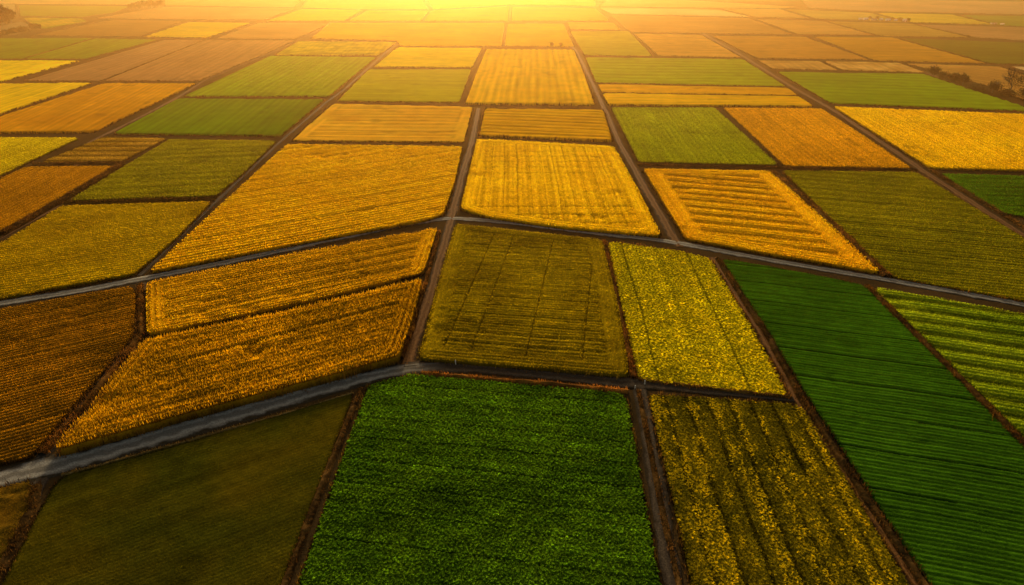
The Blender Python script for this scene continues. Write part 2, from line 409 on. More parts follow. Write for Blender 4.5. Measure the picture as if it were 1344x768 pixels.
# ------------------------------------------------------------------ roads and banks
def ribbon(name, pts, width, mat, z, fade=0.0, fade0=0.0):
    W = [np.array(at(x, y)) for x, y in pts]
    w = width if isinstance(width, (list, tuple)) else [width] * len(W)
    # resample
    P, ws = [], []
    for i in range(len(W) - 1):
        n = max(1, int(np.hypot(*(W[i + 1] - W[i])) / 3))
        for k in range(n):
            t = k / n; P.append(W[i] * (1 - t) + W[i + 1] * t); ws.append(w[i] * (1 - t) + w[i + 1] * t)
    P.append(W[-1]); ws.append(w[-1]); P = np.array(P); ws = np.array(ws)
    for _ in range(6):
        Q = P.copy(); Q[1:-1] = .25 * P[:-2] + .5 * P[1:-1] + .25 * P[2:]; P = Q
    T = np.gradient(P, axis=0); T /= np.hypot(T[:, 0], T[:, 1])[:, None]; Nn = np.stack([T[:, 1], -T[:, 0]], 1)
    s = np.concatenate([[0], np.cumsum(np.hypot(*np.diff(P, axis=0).T))])
    prof = np.array([-1.25, -1, -.75, -.5, -.25, 0, .25, .5, .75, 1, 1.25])
    pz = np.array([-.12, .0, .05, .03, .06, .08, .06, .03, .05, .0, -.12])
    V, A = [], []
    for a, b in zip(prof, pz):
        jit = (fbm(s, s * 0 + a * 9, 6, 2) - .5) * 1.6 if abs(a) >= 1 else (vnoise(s, s * 0, 14, 4) - .5) * .5
        q = P + Nn * ((ws / 2) * a + jit)[:, None]
        V.append(np.concatenate([q, np.full((len(q), 1), z + b)], 1)); A.append(np.full(len(q), a))
    V = np.stack(V, 1); n, m = V.shape[:2]; A = np.stack(A, 1)
    idx = np.arange(n * m).reshape(n, m)
    F = np.stack([idx[:-1, :-1], idx[:-1, 1:], idx[1:, 1:], idx[1:, :-1]], -1).reshape(-1, 4)
    o = mesh_np(name, V.reshape(-1, 3), F, mat, None, None, True, A.ravel()); o['kind'] = 'structure'
    fa = np.zeros(n)
    if fade: fa = np.maximum(fa, 1 - (s[-1] - s) / fade)
    if fade0: fa = np.maximum(fa, 1 - s / fade0)
    au = o.data.attributes.new('fade', 'FLOAT', 'POINT'); au.data.foreach_set('value', np.repeat(np.clip(fa, 0, 1), m).astype(np.float32))
    return o

def bank(pts, width, h, c1, c2, label, grass=1.0, name='grass_bank', cat='field bank'):
    P = np.array([at(x, y, h * .7) for x, y in pts]); cen = P.mean(0)
    root = thing(name, label, cat, (cen[0], cen[1], 0), 'grassy banks between the fields')
    R = []
    for i in range(len(P) - 1):
        n = max(1, int(np.hypot(*(P[i + 1] - P[i])) / .8))
        R += [P[i] + (P[i + 1] - P[i]) * k / n for k in range(n)]
    R.append(P[-1]); R = np.array(R); T = np.gradient(R, axis=0); T /= np.hypot(T[:, 0], T[:, 1])[:, None]; Nn = np.stack([T[:, 1], -T[:, 0]], 1)
    s = np.arange(len(R)) * .8
    prof = np.linspace(-1, 1, 9); V, C = [], []
    for a in prof:
        q = R + Nn * (width / 2 * a * (.8 + .5 * vnoise(s, s * 0, 5, 7)))[:, None]
        z = h * (1 - a * a) * (.55 + .7 * vnoise(s, s * 0 + a * 3, 2.0, 8)) - .03
        V.append(np.concatenate([q, z[:, None]], 1))
        k = np.clip(fbm(q[:, 0], q[:, 1], 4, 6) * 1.8 - .4, 0, 1)[:, None]; C.append(np.array(c1) * (1 - k) + np.array(c2) * .6 * k)
    V = np.stack(V, 1); C = np.stack(C, 1); n, m = V.shape[:2]; idx = np.arange(n * m).reshape(n, m)
    F = np.stack([idx[:-1, :-1], idx[:-1, 1:], idx[1:, 1:], idx[1:, :-1]], -1).reshape(-1, 4)
    off = np.array([cen[0], cen[1], 0])
    mesh_np('mound', V.reshape(-1, 3) - off, F, M_BANK, C.reshape(-1, 3), root, False)
    ppm = px_per_m(cen[1])
    (V2, F2, C2), hh = tufts_along(R, False, width * .8, 1.0, c1, c2, 14 * grass * width * min(1, ppm / 4) ** 1.5, max(.16, .9 / ppm))
    V2 = V2.reshape(-1, 3, 3); bz = h * .45; V2[:, :, 2] = V2[:, :, 2] * (hh * .8 * max(.6, h * .7))[:, None] + bz
    dg = mesh_np('dry_grass', V2.reshape(-1, 3) - off, F2, M_GRASS, C2, root); dg['kind'] = 'stuff'
    return root
# ------------------------------------------------------------------ ground, roads
def grid_ground():
    ys = np.concatenate([np.arange(-300, 1500, 60), np.geomspace(1500, 14000, 14)]); xs = np.concatenate([-np.geomspace(9000, 700, 8), np.arange(-640, 641, 64), np.geomspace(700, 9000, 8)])
    X, Y = np.meshgrid(xs, ys, indexing='ij'); V = np.stack([X.ravel(), Y.ravel(), np.zeros(X.size)], 1)
    idx = np.arange(X.size).reshape(X.shape)
    F = np.stack([idx[:-1, :-1], idx[1:, :-1], idx[1:, 1:], idx[:-1, 1:]], -1).reshape(-1, 4)
    o = mesh_np('ground', V, F, M_SOIL); o['kind'] = 'structure'
grid_ground()
ribbon('gravel_road', [(-220, 676), (-60, 644), (0, 629), (60, 614), (130, 597), (250, 561), (448, 504), (500, 490), (535, 483), (585, 481)], [6.3, 6.3, 6.3, 6.2, 6.2, 6, 5.6, 5, 4.5, 4.0], M_ROAD, .16, fade=16)
ribbon('dirt_track', [(530, 482), (570, 481), (640, 485), (720, 492), (800, 501), (840, 504), (900, 511), (1042, 525)], [4.6, 4.6, 4.2, 4.2, 4.2, 4, 2.6, 2.0], M_DARKTRACK, .13)
ribbon('dirt_track', [(533, 487), (536, 470), (563, 393), (591, 293), (604, 240), (621, 180), (628, 142)], [3.4, 3.0, 2.8, 2.8, 2.8, 2.6, 2.2], M_TRACK, .10)
ribbon('dirt_track', [(736, 50), (756, 66), (783, 120), (813, 188), (838, 232), (880, 305), (892, 324)], [2.0, 2.2, 2.4, 2.6, 2.8, 3.0, 3.2], M_TRACK, .09)
ribbon('gravel_road', [(-160, 430), (0, 398), (100, 383), (173, 369), (300, 344), (448, 312), (540, 293), (590, 286), (648, 290), (781, 306), (885, 318), (1006, 341), (1173, 369), (1344, 400), (1500, 430)], [4.0] * 6 + [3.6, 3.8] + [3.6] * 7, M_ROAD, .11)
ribbon('dirt_track', [(862, 8), (926, 46), (976, 74), (1036, 112), (1096, 146), (1173, 198), (1211, 224), (1344, 310), (1480, 396)], [1.6, 2, 2.6, 2.8, 3, 3.2, 3.2, 3.2, 3.2], M_TRACK, .08)
ribbon('dirt_track', [(838, 500), (846, 540), (866, 660), (884, 768), (905, 900)], [3.0, 3.2, 3.2, 3.2, 3.2], M_DARKTRACK, .08)
ribbon('dirt_track', [(936, 338), (1000, 436), (1046, 522), (1122, 640), (1206, 768), (1290, 900)], [2.4, 2.4, 2.4, 2.4, 2.4, 2.4], M_TRACK, .07)
ribbon('dirt_track', [(-60, 352), (0, 312), (75, 272), (112, 190), (140, 176), (200, 146), (240, 124), (268, 106), (355, 70), (392, 52), (440, 30), (470, 18)], [2.4] * 7 + [1.1] * 5, M_TRACK, .06)
ribbon('dirt_track', [(183, 362), (284, 264), (368, 186), (430, 133), (450, 119), (524, 54)], [1.5] * 6, M_DARKTRACK, .05)
ribbon('dirt_track', [(46, 612), (66, 588), (120, 520), (180, 446), (186, 400), (186, 372)], [2.6] * 6, M_DARKTRACK, .07)
ribbon('dirt_track', [(52, 622), (44, 660), (20, 720), (-20, 800)], [3.4, 3, 2.6, 2.4], M_DARKTRACK, .06)
ribbon('dirt_track', [(1180, 84), (1222, 98), (1290, 124), (1344, 146), (1480, 205)], [3.4] * 5, M_TRACK, .06)

# ------------------------------------------------------------------ fields
def A(r, g, b, k=1.0):
    c = lin((r, g, b)) * k * np.array([1, 1.11, 1]); c = c * min(1.0, .88 / c.max())
    return tuple(float(v) for v in c)
KN = 2.2        # apparent colour -> base colour, near fields
KF = 1.0        # far fields, seen through haze
# nearest row
field([(482, 503), (541, 488), (552, 490), (822, 514), (868, 768), (890, 900), (338, 900), (388, 768)], A(54, 76, 10, KN * 1.35), 'deep green leafy crop field framed by dirt tracks, below the orange grass bank', (550, 490, 822, 514), A(72, 94, 12, KN * 1.35),
      h=1.0, period=.8, rowamp=.0, furrow=7, furw=.18, swath=3.1, swamp=.10, swdark=.18, wob=2.5, plants=.52, nleaf=9, pr=.72, up=1.15, rough=.25, cross=16, crossw=.1, patch=6, canopyk=.35, vw=.7, vc2=(.16, .11, .02), rs=.9)
field([(76, 625), (250, 578), (466, 514), (370, 768), (318, 900), (-100, 900), (0, 768), (46, 680)], A(52, 43, 5, KN * 1.5), 'dark olive bare-looking field under the gravel road, with a shadow band along the road', (0, 700, 420, 560), A(40, 38, 5, KN * 1.4),
      h=.3, period=.9, rowamp=.12, rough=.3, patch=16, lsize=.8, vw=.6, vh=.5, canopyk=.9, swath=11, swamp=.1, swdark=.08)
field([(-150, 660), (-4, 640), (40, 628), (44, 652), (16, 715), (-24, 800), (-150, 800)], A(84, 58, 12, KN), 'rough weedy brown corner plot beside the gravel road', (-100, 660, 40, 628), A(62, 46, 10, KN),
      h=.8, period=3, rowamp=.1, rough=.5, patch=7, contrast=4, vw=2.2, vh=1.4, lsize=1.1)
field([(-160, 436), (0, 404), (172, 374), (178, 384), (176, 438), (112, 512), (40, 598), (0, 606), (-160, 640)], A(104, 66, 8, KN * 1.3), 'dark brown ridged field between the two gravel roads, next to a dirt path', (0, 520, 170, 478), A(80, 51, 6, KN * 1.3),
      h=1.2, period=1.3, rowamp=.35, swath=8.5, swamp=.1, swdark=.3, furrow=8.5, patch=14, vh=1.2)
field([(191, 369), (400, 328), (575, 297), (556, 356), (400, 394), (191, 437)], A(184, 130, 14, KN * .75), 'narrow golden ridged strip field split from a larger one by a dark furrow', (191, 437, 556, 358), A(156, 108, 10, KN * .75),
      h=1.8, period=1.6, rowamp=.3, swath=6.2, swamp=.07, swdark=.38, furrow=6.2, furw=.2, canopyk=1.0, head=5, patch=14)
field([(188, 443), (400, 400), (555, 363), (540, 420), (524, 464), (480, 475), (448, 485), (250, 537), (66, 589), (120, 524)], A(160, 112, 12, KN * .82), 'large golden brown ridged field above the gravel road, tapering to a point', (240, 546, 520, 462), A(130, 90, 9, KN * .82),
      h=3.4, period=1.6, rowamp=.3, swath=6.0, swamp=.06, swdark=.36, furrow=12, furw=.3, canopyk=1.0, head=5, patch=14, vc2=(.3, .16, .03))
field([(598, 292), (790, 313), (812, 400), (827, 492), (548, 469), (572, 380)], A(114, 92, 8, KN), 'olive brown square field with a grid of wheel lines, beside the road junction', (548, 469, 827, 492), A(92, 72, 7, KN),
      h=1.4, period=1.4, rowamp=.2, tram=5.5, swath=3, swamp=.05, swdark=.2, tramw=.2, cross=7.5, crossw=.2, head=5.5, patch=10, vc2=(.22, .17, .03))
field([(797, 314), (886, 326), (932, 336), (984, 420), (1038, 518), (838, 496), (818, 410)], A(196, 172, 18, KN), 'speckled yellow-green flowering field between the olive grid field and a long green one', (838, 496, 818, 410), A(170, 152, 16, KN),
      h=1.2, period=1.2, rowamp=.5, plants=.66, nleaf=8, pr=.6, rough=.35, tram=22, tramw=.3, patch=6, canopyk=.3, vc2=(.25, .13, .03), up=.8)
field([(850, 513), (1040, 526), (1056, 532), (1122, 640), (1198, 768), (1280, 900), (938, 900), (908, 768), (880, 640)], A(112, 95, 12, KN), 'withered brown field with rows and bright yellow flower clumps', (880, 640, 850, 513), A(80, 70, 10, KN),
      A(206, 174, 16, KN * .6), h=1.2, period=1.0, rowamp=.55, plants=.5, nleaf=7, pr=.66, rough=.3, tram=5.0, tramw=.5, patch=8, lpatch=.95, lthr=.585, canopyk=.4, vc2=(.2, .12, .03))
field([(946, 338), (1040, 354), (1134, 373), (1240, 478), (1344, 584), (1500, 742), (1600, 900), (1308, 900), (1222, 768), (1060, 520)], A(40, 66, 8, KN * 1.05), 'long dark green field with fine crosswise rows, between two dark banks', (960, 420, 1344, 470), A(46, 74, 10, KN * 1.05),
      h=.6, period=1.2, rowamp=.25, rough=.25, patch=25, canopyk=.8, swath=2.6, swamp=.05, swdark=.3, wob=1.0, furrow=13, furw=.25, lsize=.8, vw=.8)
field([(1146, 375), (1240, 391), (1344, 409), (1500, 440), (1600, 640), (1540, 760), (1344, 570), (1240, 468)], A(128, 132, 22, KN * .8), 'bright green and lime striped field with broad wavy ridges beside a dark bank', (1180, 400, 1344, 422), A(100, 112, 18, KN * .8),
      h=1.4, period=1.5, rowamp=.3, swath=7.0, swamp=.5, swdark=.6, patch=16, vc2=(.2, .18, .03))
# second row
field([(1026, 223), (1203, 225), (1344, 311), (1500, 404), (1500, 426), (1344, 394), (1172, 363), (1100, 295)], A(104, 92, 8, KN), 'wide dull olive field with fine crosswise lines, beside the diagonal dirt track', (1100, 290, 1344, 312), A(84, 76, 7, KN),
      h=.9, period=2.2, rowamp=.3, swath=6.6, swamp=.08, swdark=.25, furrow=13, patch=30, vc2=(.22, .11, .03))
field([(844, 220), (1010, 223), (1090, 293), (1158, 356), (1010, 331), (900, 311), (872, 266)], A(216, 156, 18, KN * .85), 'golden field scored with dark ploughed bars inside a plain border', (870, 247, 1100, 268), A(200, 138, 16, KN * .85),
      h=1.6, period=2.0, rowamp=.25, swath=8.2, swamp=.4, swdark=.5, canopyk=1.0, head=8, patch=14)
field([(626, 181), (806, 191), (838, 248), (869, 308), (740, 297), (640, 283), (604, 272)], A(226, 172, 18, KN), 'bright golden field with lengthwise tramlines between two dirt tracks above the junction', (720, 290, 706, 186), A(214, 158, 16, KN),
      h=1.7, period=2.2, rowamp=.2, canopyk=1.0, tram=6, swath=5, swamp=.05, swdark=.15, tramw=.2, tramd=.72, cross=9, crossw=.2, head=6, patch=14, ringw=.3)
field([(376, 188), (607, 191), (597, 236), (582, 279), (560, 287), (400, 316), (194, 355), (284, 272)], A(222, 162, 14, KN), 'broad golden yellow field with wavy crosswise rows, left of the middle track', (230, 335, 580, 270), A(210, 148, 12, KN),
      h=1.7, period=2.4, rowamp=.35, swath=7.5, swamp=.06, swdark=.2, canopyk=1.0, furrow=15, patch=14)
field([(80, 269), (278, 263), (230, 312), (176, 358), (0, 390), (-160, 419), (-160, 384), (0, 318)], A(164, 128, 10, KN * .62), 'mustard olive field with even texture beside the cross road', (0, 380, 180, 350), A(150, 114, 9, KN * .62),
      h=1.3, period=1.9, rowamp=.3, patch=22)
field([(222, 182), (363, 184), (322, 224), (284, 256), (90, 262), (158, 220)], A(104, 92, 8, KN), 'dark olive green field above the mustard olive one', (100, 255, 300, 246), A(90, 80, 8, KN),
      h=1.0, period=2.2, rowamp=.25, swath=9, swamp=.25, swdark=.2, patch=25)
field([(136, 179), (219, 181), (160, 211), (52, 213)], A(128, 92, 24, KN * .7), 'small strip-cut field of alternating pale straw and dark bars', (60, 206, 180, 205), A(150, 110, 40, KN * .75),
      h=.9, period=2.5, rowamp=.2, swath=9, swamp=.4, swdark=.6, patch=14)
field([(34, 218), (152, 217), (80, 258), (0, 302), (-140, 372), (-140, 300), (0, 234)], A(132, 86, 8, KN), 'brown field hemmed by a dark hedge line under the strip-cut field', (0, 290, 130, 222), A(115, 74, 7, KN),
      h=1.0, period=2.3, rowamp=.3, patch=22)
field([(-140, 179), (104, 180), (0, 229), (-140, 296)], A(190, 160, 12, KN * .55), 'lemon yellow field at the frame edge above the hedged brown field', (-20, 230, 100, 182), A(176, 146, 10, KN * .55), h=1.2, period=2.6, rowamp=.25, patch=22)
field([(1234, 227), (1344, 230), (1500, 234), (1500, 380), (1344, 283), (1314, 279)], A(50, 74, 7, KN * .8), 'small dark green field below the long yellow field by the diagonal track', (1270, 250, 1344, 252), A(58, 84, 8, KN * .8), h=.8, period=2.2, rowamp=.3, swath=6, swamp=.3, swdark=.3, patch=25, head=5)
field([(1094, 139), (1344, 149), (1500, 156), (1500, 232), (1344, 222), (1222, 219)], A(226, 174, 10, KN), 'long bright yellow field between the diagonal track and a green field', (1100, 141, 1222, 219), A(216, 160, 10, KN), h=1.5, period=3.0, rowamp=.25, patch=22)
field([(949, 141), (1078, 142), (1142, 183), (1197, 220), (1030, 217)], A(172, 118, 12, KN * .75), 'plain rusty orange field wedged against the diagonal track', (949, 141, 1030, 217), A(160, 108, 11, KN * .75), h=.9, period=3.0, rowamp=.25, patch=30)
field([(802, 141), (938, 141), (1022, 216), (838, 212)], A(138, 136, 10, KN * .55), 'lime green field between the straight track and the rusty orange field', (802, 141, 838, 212), A(128, 128, 10, KN * .55), h=.7, period=3.0, rowamp=.2, patch=30)
field([(636, 141), (793, 144), (805, 184), (628, 177)], A(238, 168, 16, KN * 1.6), 'short golden field with dark crosswise furrows above the tramlined one', (640, 160, 790, 166), A(220, 150, 14, KN * 1.6), h=1.4, period=3, rowamp=.2, swath=7.5, swamp=.3, swdark=.28, patch=20)
field([(436, 136), (621, 140), (609, 186), (382, 184)], A(205, 146, 36, KN), 'pale tan stubble field above the broad golden yellow field', (400, 176, 600, 178), A(195, 132, 30, KN), h=.7, period=3.0, rowamp=.3, swath=8, swamp=.3, swdark=.2, patch=18, head=7)
field([(638, 64), (754, 65), (768, 98), (782, 137), (610, 135), (624, 96)], A(240, 176, 24, KF * 1.4), 'tall golden field with fine lengthwise stripes and two bushes at its top', (690, 130, 694, 66), A(226, 160, 20, KF * 1.4), h=1.4, period=5, rowamp=.2, patch=25, swath=7.5, swamp=.25, swdark=.18)
# farther fields, seen through haze
field([(136, 109), (258, 109), (122, 173), (-60, 174), (0, 152)], A(180, 116, 12, KN * .72), 'orange brown field beside the pale curving track', (0, 170, 135, 110), A(168, 104, 10, KN * .72), h=1.0, period=4, rowamp=.15, patch=40)
field([(-130, 111), (122, 108), (0, 149), (-130, 190)], A(212, 164, 12, KF * 1.5), 'yellow field cut by the frame edge above the orange brown field', (0, 149, 122, 108), A(200, 150, 10, KF * 1.5), h=1.0, period=5, rowamp=.2, patch=40)
field([(-130, 79), (106, 79), (0, 107), (-130, 140)], A(222, 174, 14, KF * 1.3), 'bright yellow wedge field below the twin green fields', (0, 107, 106, 79), None, h=1.0, period=5, rowamp=.2, patch=40)
field([(216, 52), (269, 52), (133.5, 106), (30, 106)], A(160, 110, 72, KF * .9), 'pinkish tan fallow field, narrower half beside the faint crease', (30, 106, 216, 52), A(168, 116, 74, KF * .9), h=.35, period=6, rowamp=.3, patch=50, vw=.25)
field([(270, 52), (387, 53), (352, 69), (262, 106), (135, 106)], A(166, 112, 70, KF * .9), 'pinkish tan fallow field, wider half along the curving track', (135, 106, 270, 52), A(174, 118, 70, KF * .9), h=.35, period=6, rowamp=.3, patch=50, vw=.25)
field([(-150, 50), (122, 50), (28, 77), (-150, 77)], A(104, 122, 8, KF), 'green field at the frame edge, first of the twin green pair', (0, 76, 110, 51), A(98, 114, 8, KF), h=.7, period=6, rowamp=.15, patch=50)
field([(126, 50), (207, 52), (112, 77), (32, 77)], A(112, 126, 8, KF), 'green field nearer the pinkish tan fallow, second of the twin green pair', (32, 77, 126, 50), A(106, 120, 8, KF), h=.7, period=6, rowamp=.15, patch=50)
field([(354, 73), (494, 75), (462, 101), (432, 126), (240, 126)], A(132, 148, 4, KF * .95), 'wide olive lime field, upper of the two beside the curving track', (240, 126, 354, 73), A(122, 140, 4, KF * .95), h=.8, period=5, rowamp=.15, patch=60)
field([(234, 129), (426, 130), (368, 178), (148, 175)], A(98, 122, 3, KF * .95), 'deep olive green field, lower of the two beside the curving track', (148, 175, 234, 129), A(92, 114, 3, KF * .95), h=.9, period=5, rowamp=.15, patch=60)
field([(391, 54), (522, 55), (497, 72), (360, 72)], A(186, 158, 22, KF), 'speckled pale lime field above the wide olive lime one', (360, 72, 391, 54), A(150, 132, 20, KF), h=1.0, period=5, rowamp=.15, patch=9, contrast=4)
field([(483, 91), (619, 91), (603, 134), (442, 132)], A(160, 148, 8, KF * 1.1), 'smooth yellow-green field next to the tall golden striped field', (442, 132, 603, 134), A(152, 140, 8, KF * 1.1), h=.7, period=5, rowamp=.15, patch=60)
field([(521, 62), (633, 63), (620, 88), (490, 87)], A(216, 172, 6, KF), 'sunlit yellow field above the smooth yellow-green one', (490, 88, 620, 88), None, h=.9, period=5, rowamp=.15, patch=60)
field([(666, 31), (740, 31), (754, 61), (662, 60)], A(215, 155, 12, KF * .8), 'small ochre field above the tall golden field with bushes', (662, 60, 754, 61), None, h=.6, period=6, rowamp=.2, patch=40)
field([(432, 30), (663, 30), (659, 60), (526, 60), (519, 53), (408, 50)], A(220, 150, 6, KF * .8), 'long glowing orange field under the sun glare', (408, 50, 519, 53), None, h=.8, period=6, rowamp=.2, patch=60)
field([(566, 14), (668, 8), (667, 27), (556, 27)], A(220, 160, 4, KF * .7), 'amber field nearest the sun glare, right of the pale yellow one', (556, 27, 667, 27), None, h=.8, period=6, rowamp=.15, patch=60)
field([(481, 14), (563, 14), (552, 27), (457, 27)], A(225, 170, 16, KF * .75), 'pale yellow field just left of the amber field in the glare', (457, 27, 552, 27), None, h=.8, period=6, rowamp=.15, patch=60)
field([(394, 12), (476, 13), (452, 27), (350, 27)], A(228, 176, 14, KF * .8), 'yellow strip field between a pink field and the glare', (350, 27, 452, 27), None, h=.8, period=6, rowamp=.15, patch=60)
field([(338, 30), (434, 31), (387, 51), (285, 50)], A(176, 122, 64, KF * .8), 'dusty pink field below the yellow strip field', (285, 50, 387, 51), None, h=.4, period=6, rowamp=.15, patch=60)
field([(246, 29), (329, 30), (273, 49), (188, 48)], A(212, 164, 14, KF * .9), 'yellow parallelogram field between a brown and a dusty pink field', (188, 48, 273, 49), None, h=.9, period=6, rowamp=.15, patch=60)
field([(148, 26), (240, 28), (183, 48), (44, 46), (100, 35)], A(140, 94, 44, KF * .8), 'brown fallow field left of the yellow parallelogram', (44, 46, 183, 48), None, h=.4, period=6, rowamp=.15, patch=60)
field([(214, 9), (388, 11), (346, 26), (150, 24), (124, 24)], A(170, 118, 66, KF * .8), 'long dusty rose field below the distant tree row', (124, 24, 346, 26), None, h=.4, period=6, rowamp=.15, patch=60)
field([(24, 7), (172, 8), (150, 16), (108, 22), (26, 21)], A(98, 112, 20, KF * .8), 'hazy green field between the dark grove and the tree row', (26, 21, 108, 22), None, h=.7, period=6, rowamp=.15, patch=60)
field([(30, 23), (108, 24), (114, 28), (58, 38), (44, 34)], A(190, 150, 30, KF * .8), 'little yellow and green meadow beside the dark grove', (30, 23, 58, 38), A(110, 120, 26, KF * .8), h=.7, period=7, rowamp=.15, patch=30, contrast=4)
field([(-150, 38), (-2, 34), (26, 28), (50, 36), (20, 46), (-150, 47)], A(130, 100, 70, KF * .8), 'dull grey-brown plot between the dark grove and the low hedge', (-60, 44, 20, 44), None, h=.4, period=6, rowamp=.15, patch=60)
field([(-150, 5), (20, 5), (20, 24), (-150, 30)], A(130, 104, 66, KF * .8), 'hazy brown field behind the dark grove', (-60, 24, 20, 22), None, h=.4, period=6, rowamp=.15, patch=60)
field([(744, 29), (806, 30), (815, 39), (748, 38)], A(196, 140, 46, KF * .8), 'thin ochre strip above a small green field', (748, 38, 815, 39), None, h=.5, period=6, rowamp=.15, patch=60)
field([(748, 41), (826, 41), (857, 73), (767, 72)], A(150, 142, 26, KF * .9), 'small green trapezoid field right of the straight track top', (767, 72, 857, 73), None, h=.7, period=6, rowamp=.15, patch=60)
field([(832, 44), (922, 46), (973, 75), (864, 73)], A(200, 136, 56, KF * .85), 'peach field between the small green trapezoid and the diagonal track', (864, 73, 973, 75), None, h=.5, period=6, rowamp=.15, patch=60)
field([(935, 47), (1056, 48), (1142, 78), (994, 76)], A(190, 124, 44, KF * .9), 'burnt orange field right of the thin diagonal track', (994, 76, 1142, 78), A(180, 118, 40, KF * .9), h=.6, period=6, rowamp=.15, patch=60)
field([(1068, 48), (1172, 49), (1296, 83), (1148, 79)], A(190, 128, 30, KF * .95), 'ochre orange field beside the hazy dark green one', (1148, 79, 1296, 83), A(178, 118, 28, KF * .95), h=.6, period=6, rowamp=.15, patch=60)
field([(1181, 50), (1344, 56), (1500, 62), (1500, 90), (1344, 84), (1300, 83)], A(82, 88, 20, KF), 'hazy dark green field above the tan field with bare trees', (1300, 83, 1344, 84), A(76, 82, 18, KF), h=.8, period=6, rowamp=.15, patch=60)
field([(994, 79), (1075, 80), (1101, 92), (1014, 90)], A(185, 132, 66, KF * 1.1), 'pale straw strip, nearer the diagonal track of the two', (1014, 91, 994, 78), A(160, 110, 52, KF * 1.1), h=.4, period=6, rowamp=.3, patch=14, contrast=3)
field([(1080, 80), (1180, 82), (1216, 95), (1106, 92)], A(196, 142, 76, KF * 1.1), 'pale straw strip with streaks, joined to the tan field', (1106, 92, 1080, 80), A(168, 116, 52, KF * 1.1), h=.4, period=6, rowamp=.3, patch=12, contrast=4)
field([(1188, 83), (1312, 87), (1344, 98), (1500, 142), (1500, 196), (1344, 131), (1290, 111), (1224, 92)], A(178, 124, 58, KF * 1.1), 'tan fallow field behind the bushes and bare trees', (1230, 92, 1340, 110), A(164, 110, 50, KF * 1.1), h=.4, period=7, rowamp=.3, patch=20)
field([(1326, 87), (1344, 87), (1500, 95), (1500, 132), (1344, 93)], A(200, 160, 110, KF), 'pale cream sliver of field at the frame edge above the bare trees', (1326, 87, 1344, 93), None, h=.4, period=6, rowamp=.15, patch=30)
field([(1020, 94), (1214, 97), (1344, 139), (1480, 196), (1344, 145), (1090, 135)], A(110, 126, 4, KN * .62), 'large lime green field with fine bands, edged by the bushy track', (1090, 134, 1344, 144), A(102, 120, 4, KN * .62), h=.8, period=4, rowamp=.15, patch=40, swath=12, swamp=.2, swdark=.2)
field([(768, 75), (975, 77), (1033, 113), (782, 108)], A(152, 162, 6, KF * .9), 'light lime banded field above the two-tone ochre and yellow strips', (782, 108, 1033, 113), A(138, 150, 6, KF * .9), h=.7, period=5, rowamp=.15, patch=40, swath=14, swdark=.15)
field([(784, 110), (1035, 115), (1048, 125), (789.5, 121)], A(190, 128, 14, KF * 1.2), 'thin ochre strip directly above the thin bright yellow strip', (789, 120, 1047, 124), None, h=.5, period=5, rowamp=.2, patch=40, vw=.3)
field([(790, 122), (1049, 126), (1069, 139), (798, 137)], A(232, 168, 14, KF * 1.4), 'thin bright yellow strip below the thin ochre strip', (798, 137, 1069, 139), A(220, 152, 12, KF * 1.4), h=1.2, period=5, rowamp=.2, patch=40, vw=.4)
field([(786, 10), (944, 13), (986, 22), (802, 18)], A(215, 165, 105, KF * .9), 'cream pale strip near the top, right of the glare', (802, 19, 986, 22), None, h=.4, period=6, rowamp=.1, patch=60)
field([(802, 20), (984, 24), (1041, 45), (828, 42)], A(158, 106, 48, KF * .85), 'brown fallow field below the cream pale strip', (828, 42, 1041, 45), None, h=.4, period=6, rowamp=.1, patch=60)
field([(992, 25), (1082, 28), (1148, 46), (1047, 45)], A(178, 122, 58, KF * .85), 'light tan wedge field beside the brown fallow field', (1047, 45, 1148, 46), None, h=.4, period=6, rowamp=.1, patch=60)
field([(1086, 28), (1196, 31), (1275, 49), (1156, 47)], A(158, 118, 48, KF * .85), 'olive tan field below the row of white farm buildings', (1156, 47, 1275, 49), None, h=.5, period=6, rowamp=.1, patch=60)
field([(1202, 32), (1344, 36), (1500, 40), (1500, 58), (1344, 53), (1280, 49)], A(150, 104, 66, KF * .85), 'mauve brown field above the hazy dark green field', (1280, 49, 1344, 53), None, h=.4, period=6, rowamp=.1, patch=60)
field([(1150, 17), (1250, 19), (1306, 32), (1196, 29)], A(190, 152, 40, KF * .85), 'pale yellow field beyond the row of white farm buildings', (1196, 29, 1306, 32), None, h=.8, period=6, rowamp=.1, patch=60)
field([(1262, 20), (1344, 21), (1500, 23), (1500, 40), (1344, 35), (1312, 33)], A(86, 108, 34, KF * .85), 'hazy sage green field at the frame edge beyond the mauve brown field', (1312, 33, 1344, 35), None, h=.8, period=6, rowamp=.1, patch=60)
field([(1030, 12), (1144, 17), (1188, 29), (1070, 24)], A(160, 130, 56, KF * .85), 'faded olive field with the white farm buildings on its edge', (1070, 24, 1188, 29), None, h=.6, period=6, rowamp=.1, patch=60)
field([(948, 11), (1024, 12), (1064, 24), (990, 22)], A(180, 132, 66, KF * .85), 'faded peach field between the cream strip and the faded olive field', (990, 22, 1064, 24), None, h=.5, period=6, rowamp=.1, patch=60)
field([(1050, -2), (1344, 2), (1500, 4), (1500, 21), (1344, 19), (1150, 15), (1060, 10)], A(160, 112, 76, KF * .85), 'wide dusky mauve field along the top edge', (1150, 15, 1344, 19), None, h=.4, period=6, rowamp=.1, patch=60)
field([(800, -2), (866, -2), (1044, 9), (1024, 11), (786, 8)], A(190, 140, 72, KF * .85), 'dim peach field along the top edge above the cream strip', (786, 8, 1024, 11), None, h=.4, period=6, rowamp=.1, patch=60)
field([(672, 9), (782, 11), (800, 27), (671, 27)], A(210, 155, 14, KF * .7), 'washed-out amber field right under the glare with pale patches', (671, 27, 800, 27), None, h=.5, period=6, rowamp=.1, patch=60)
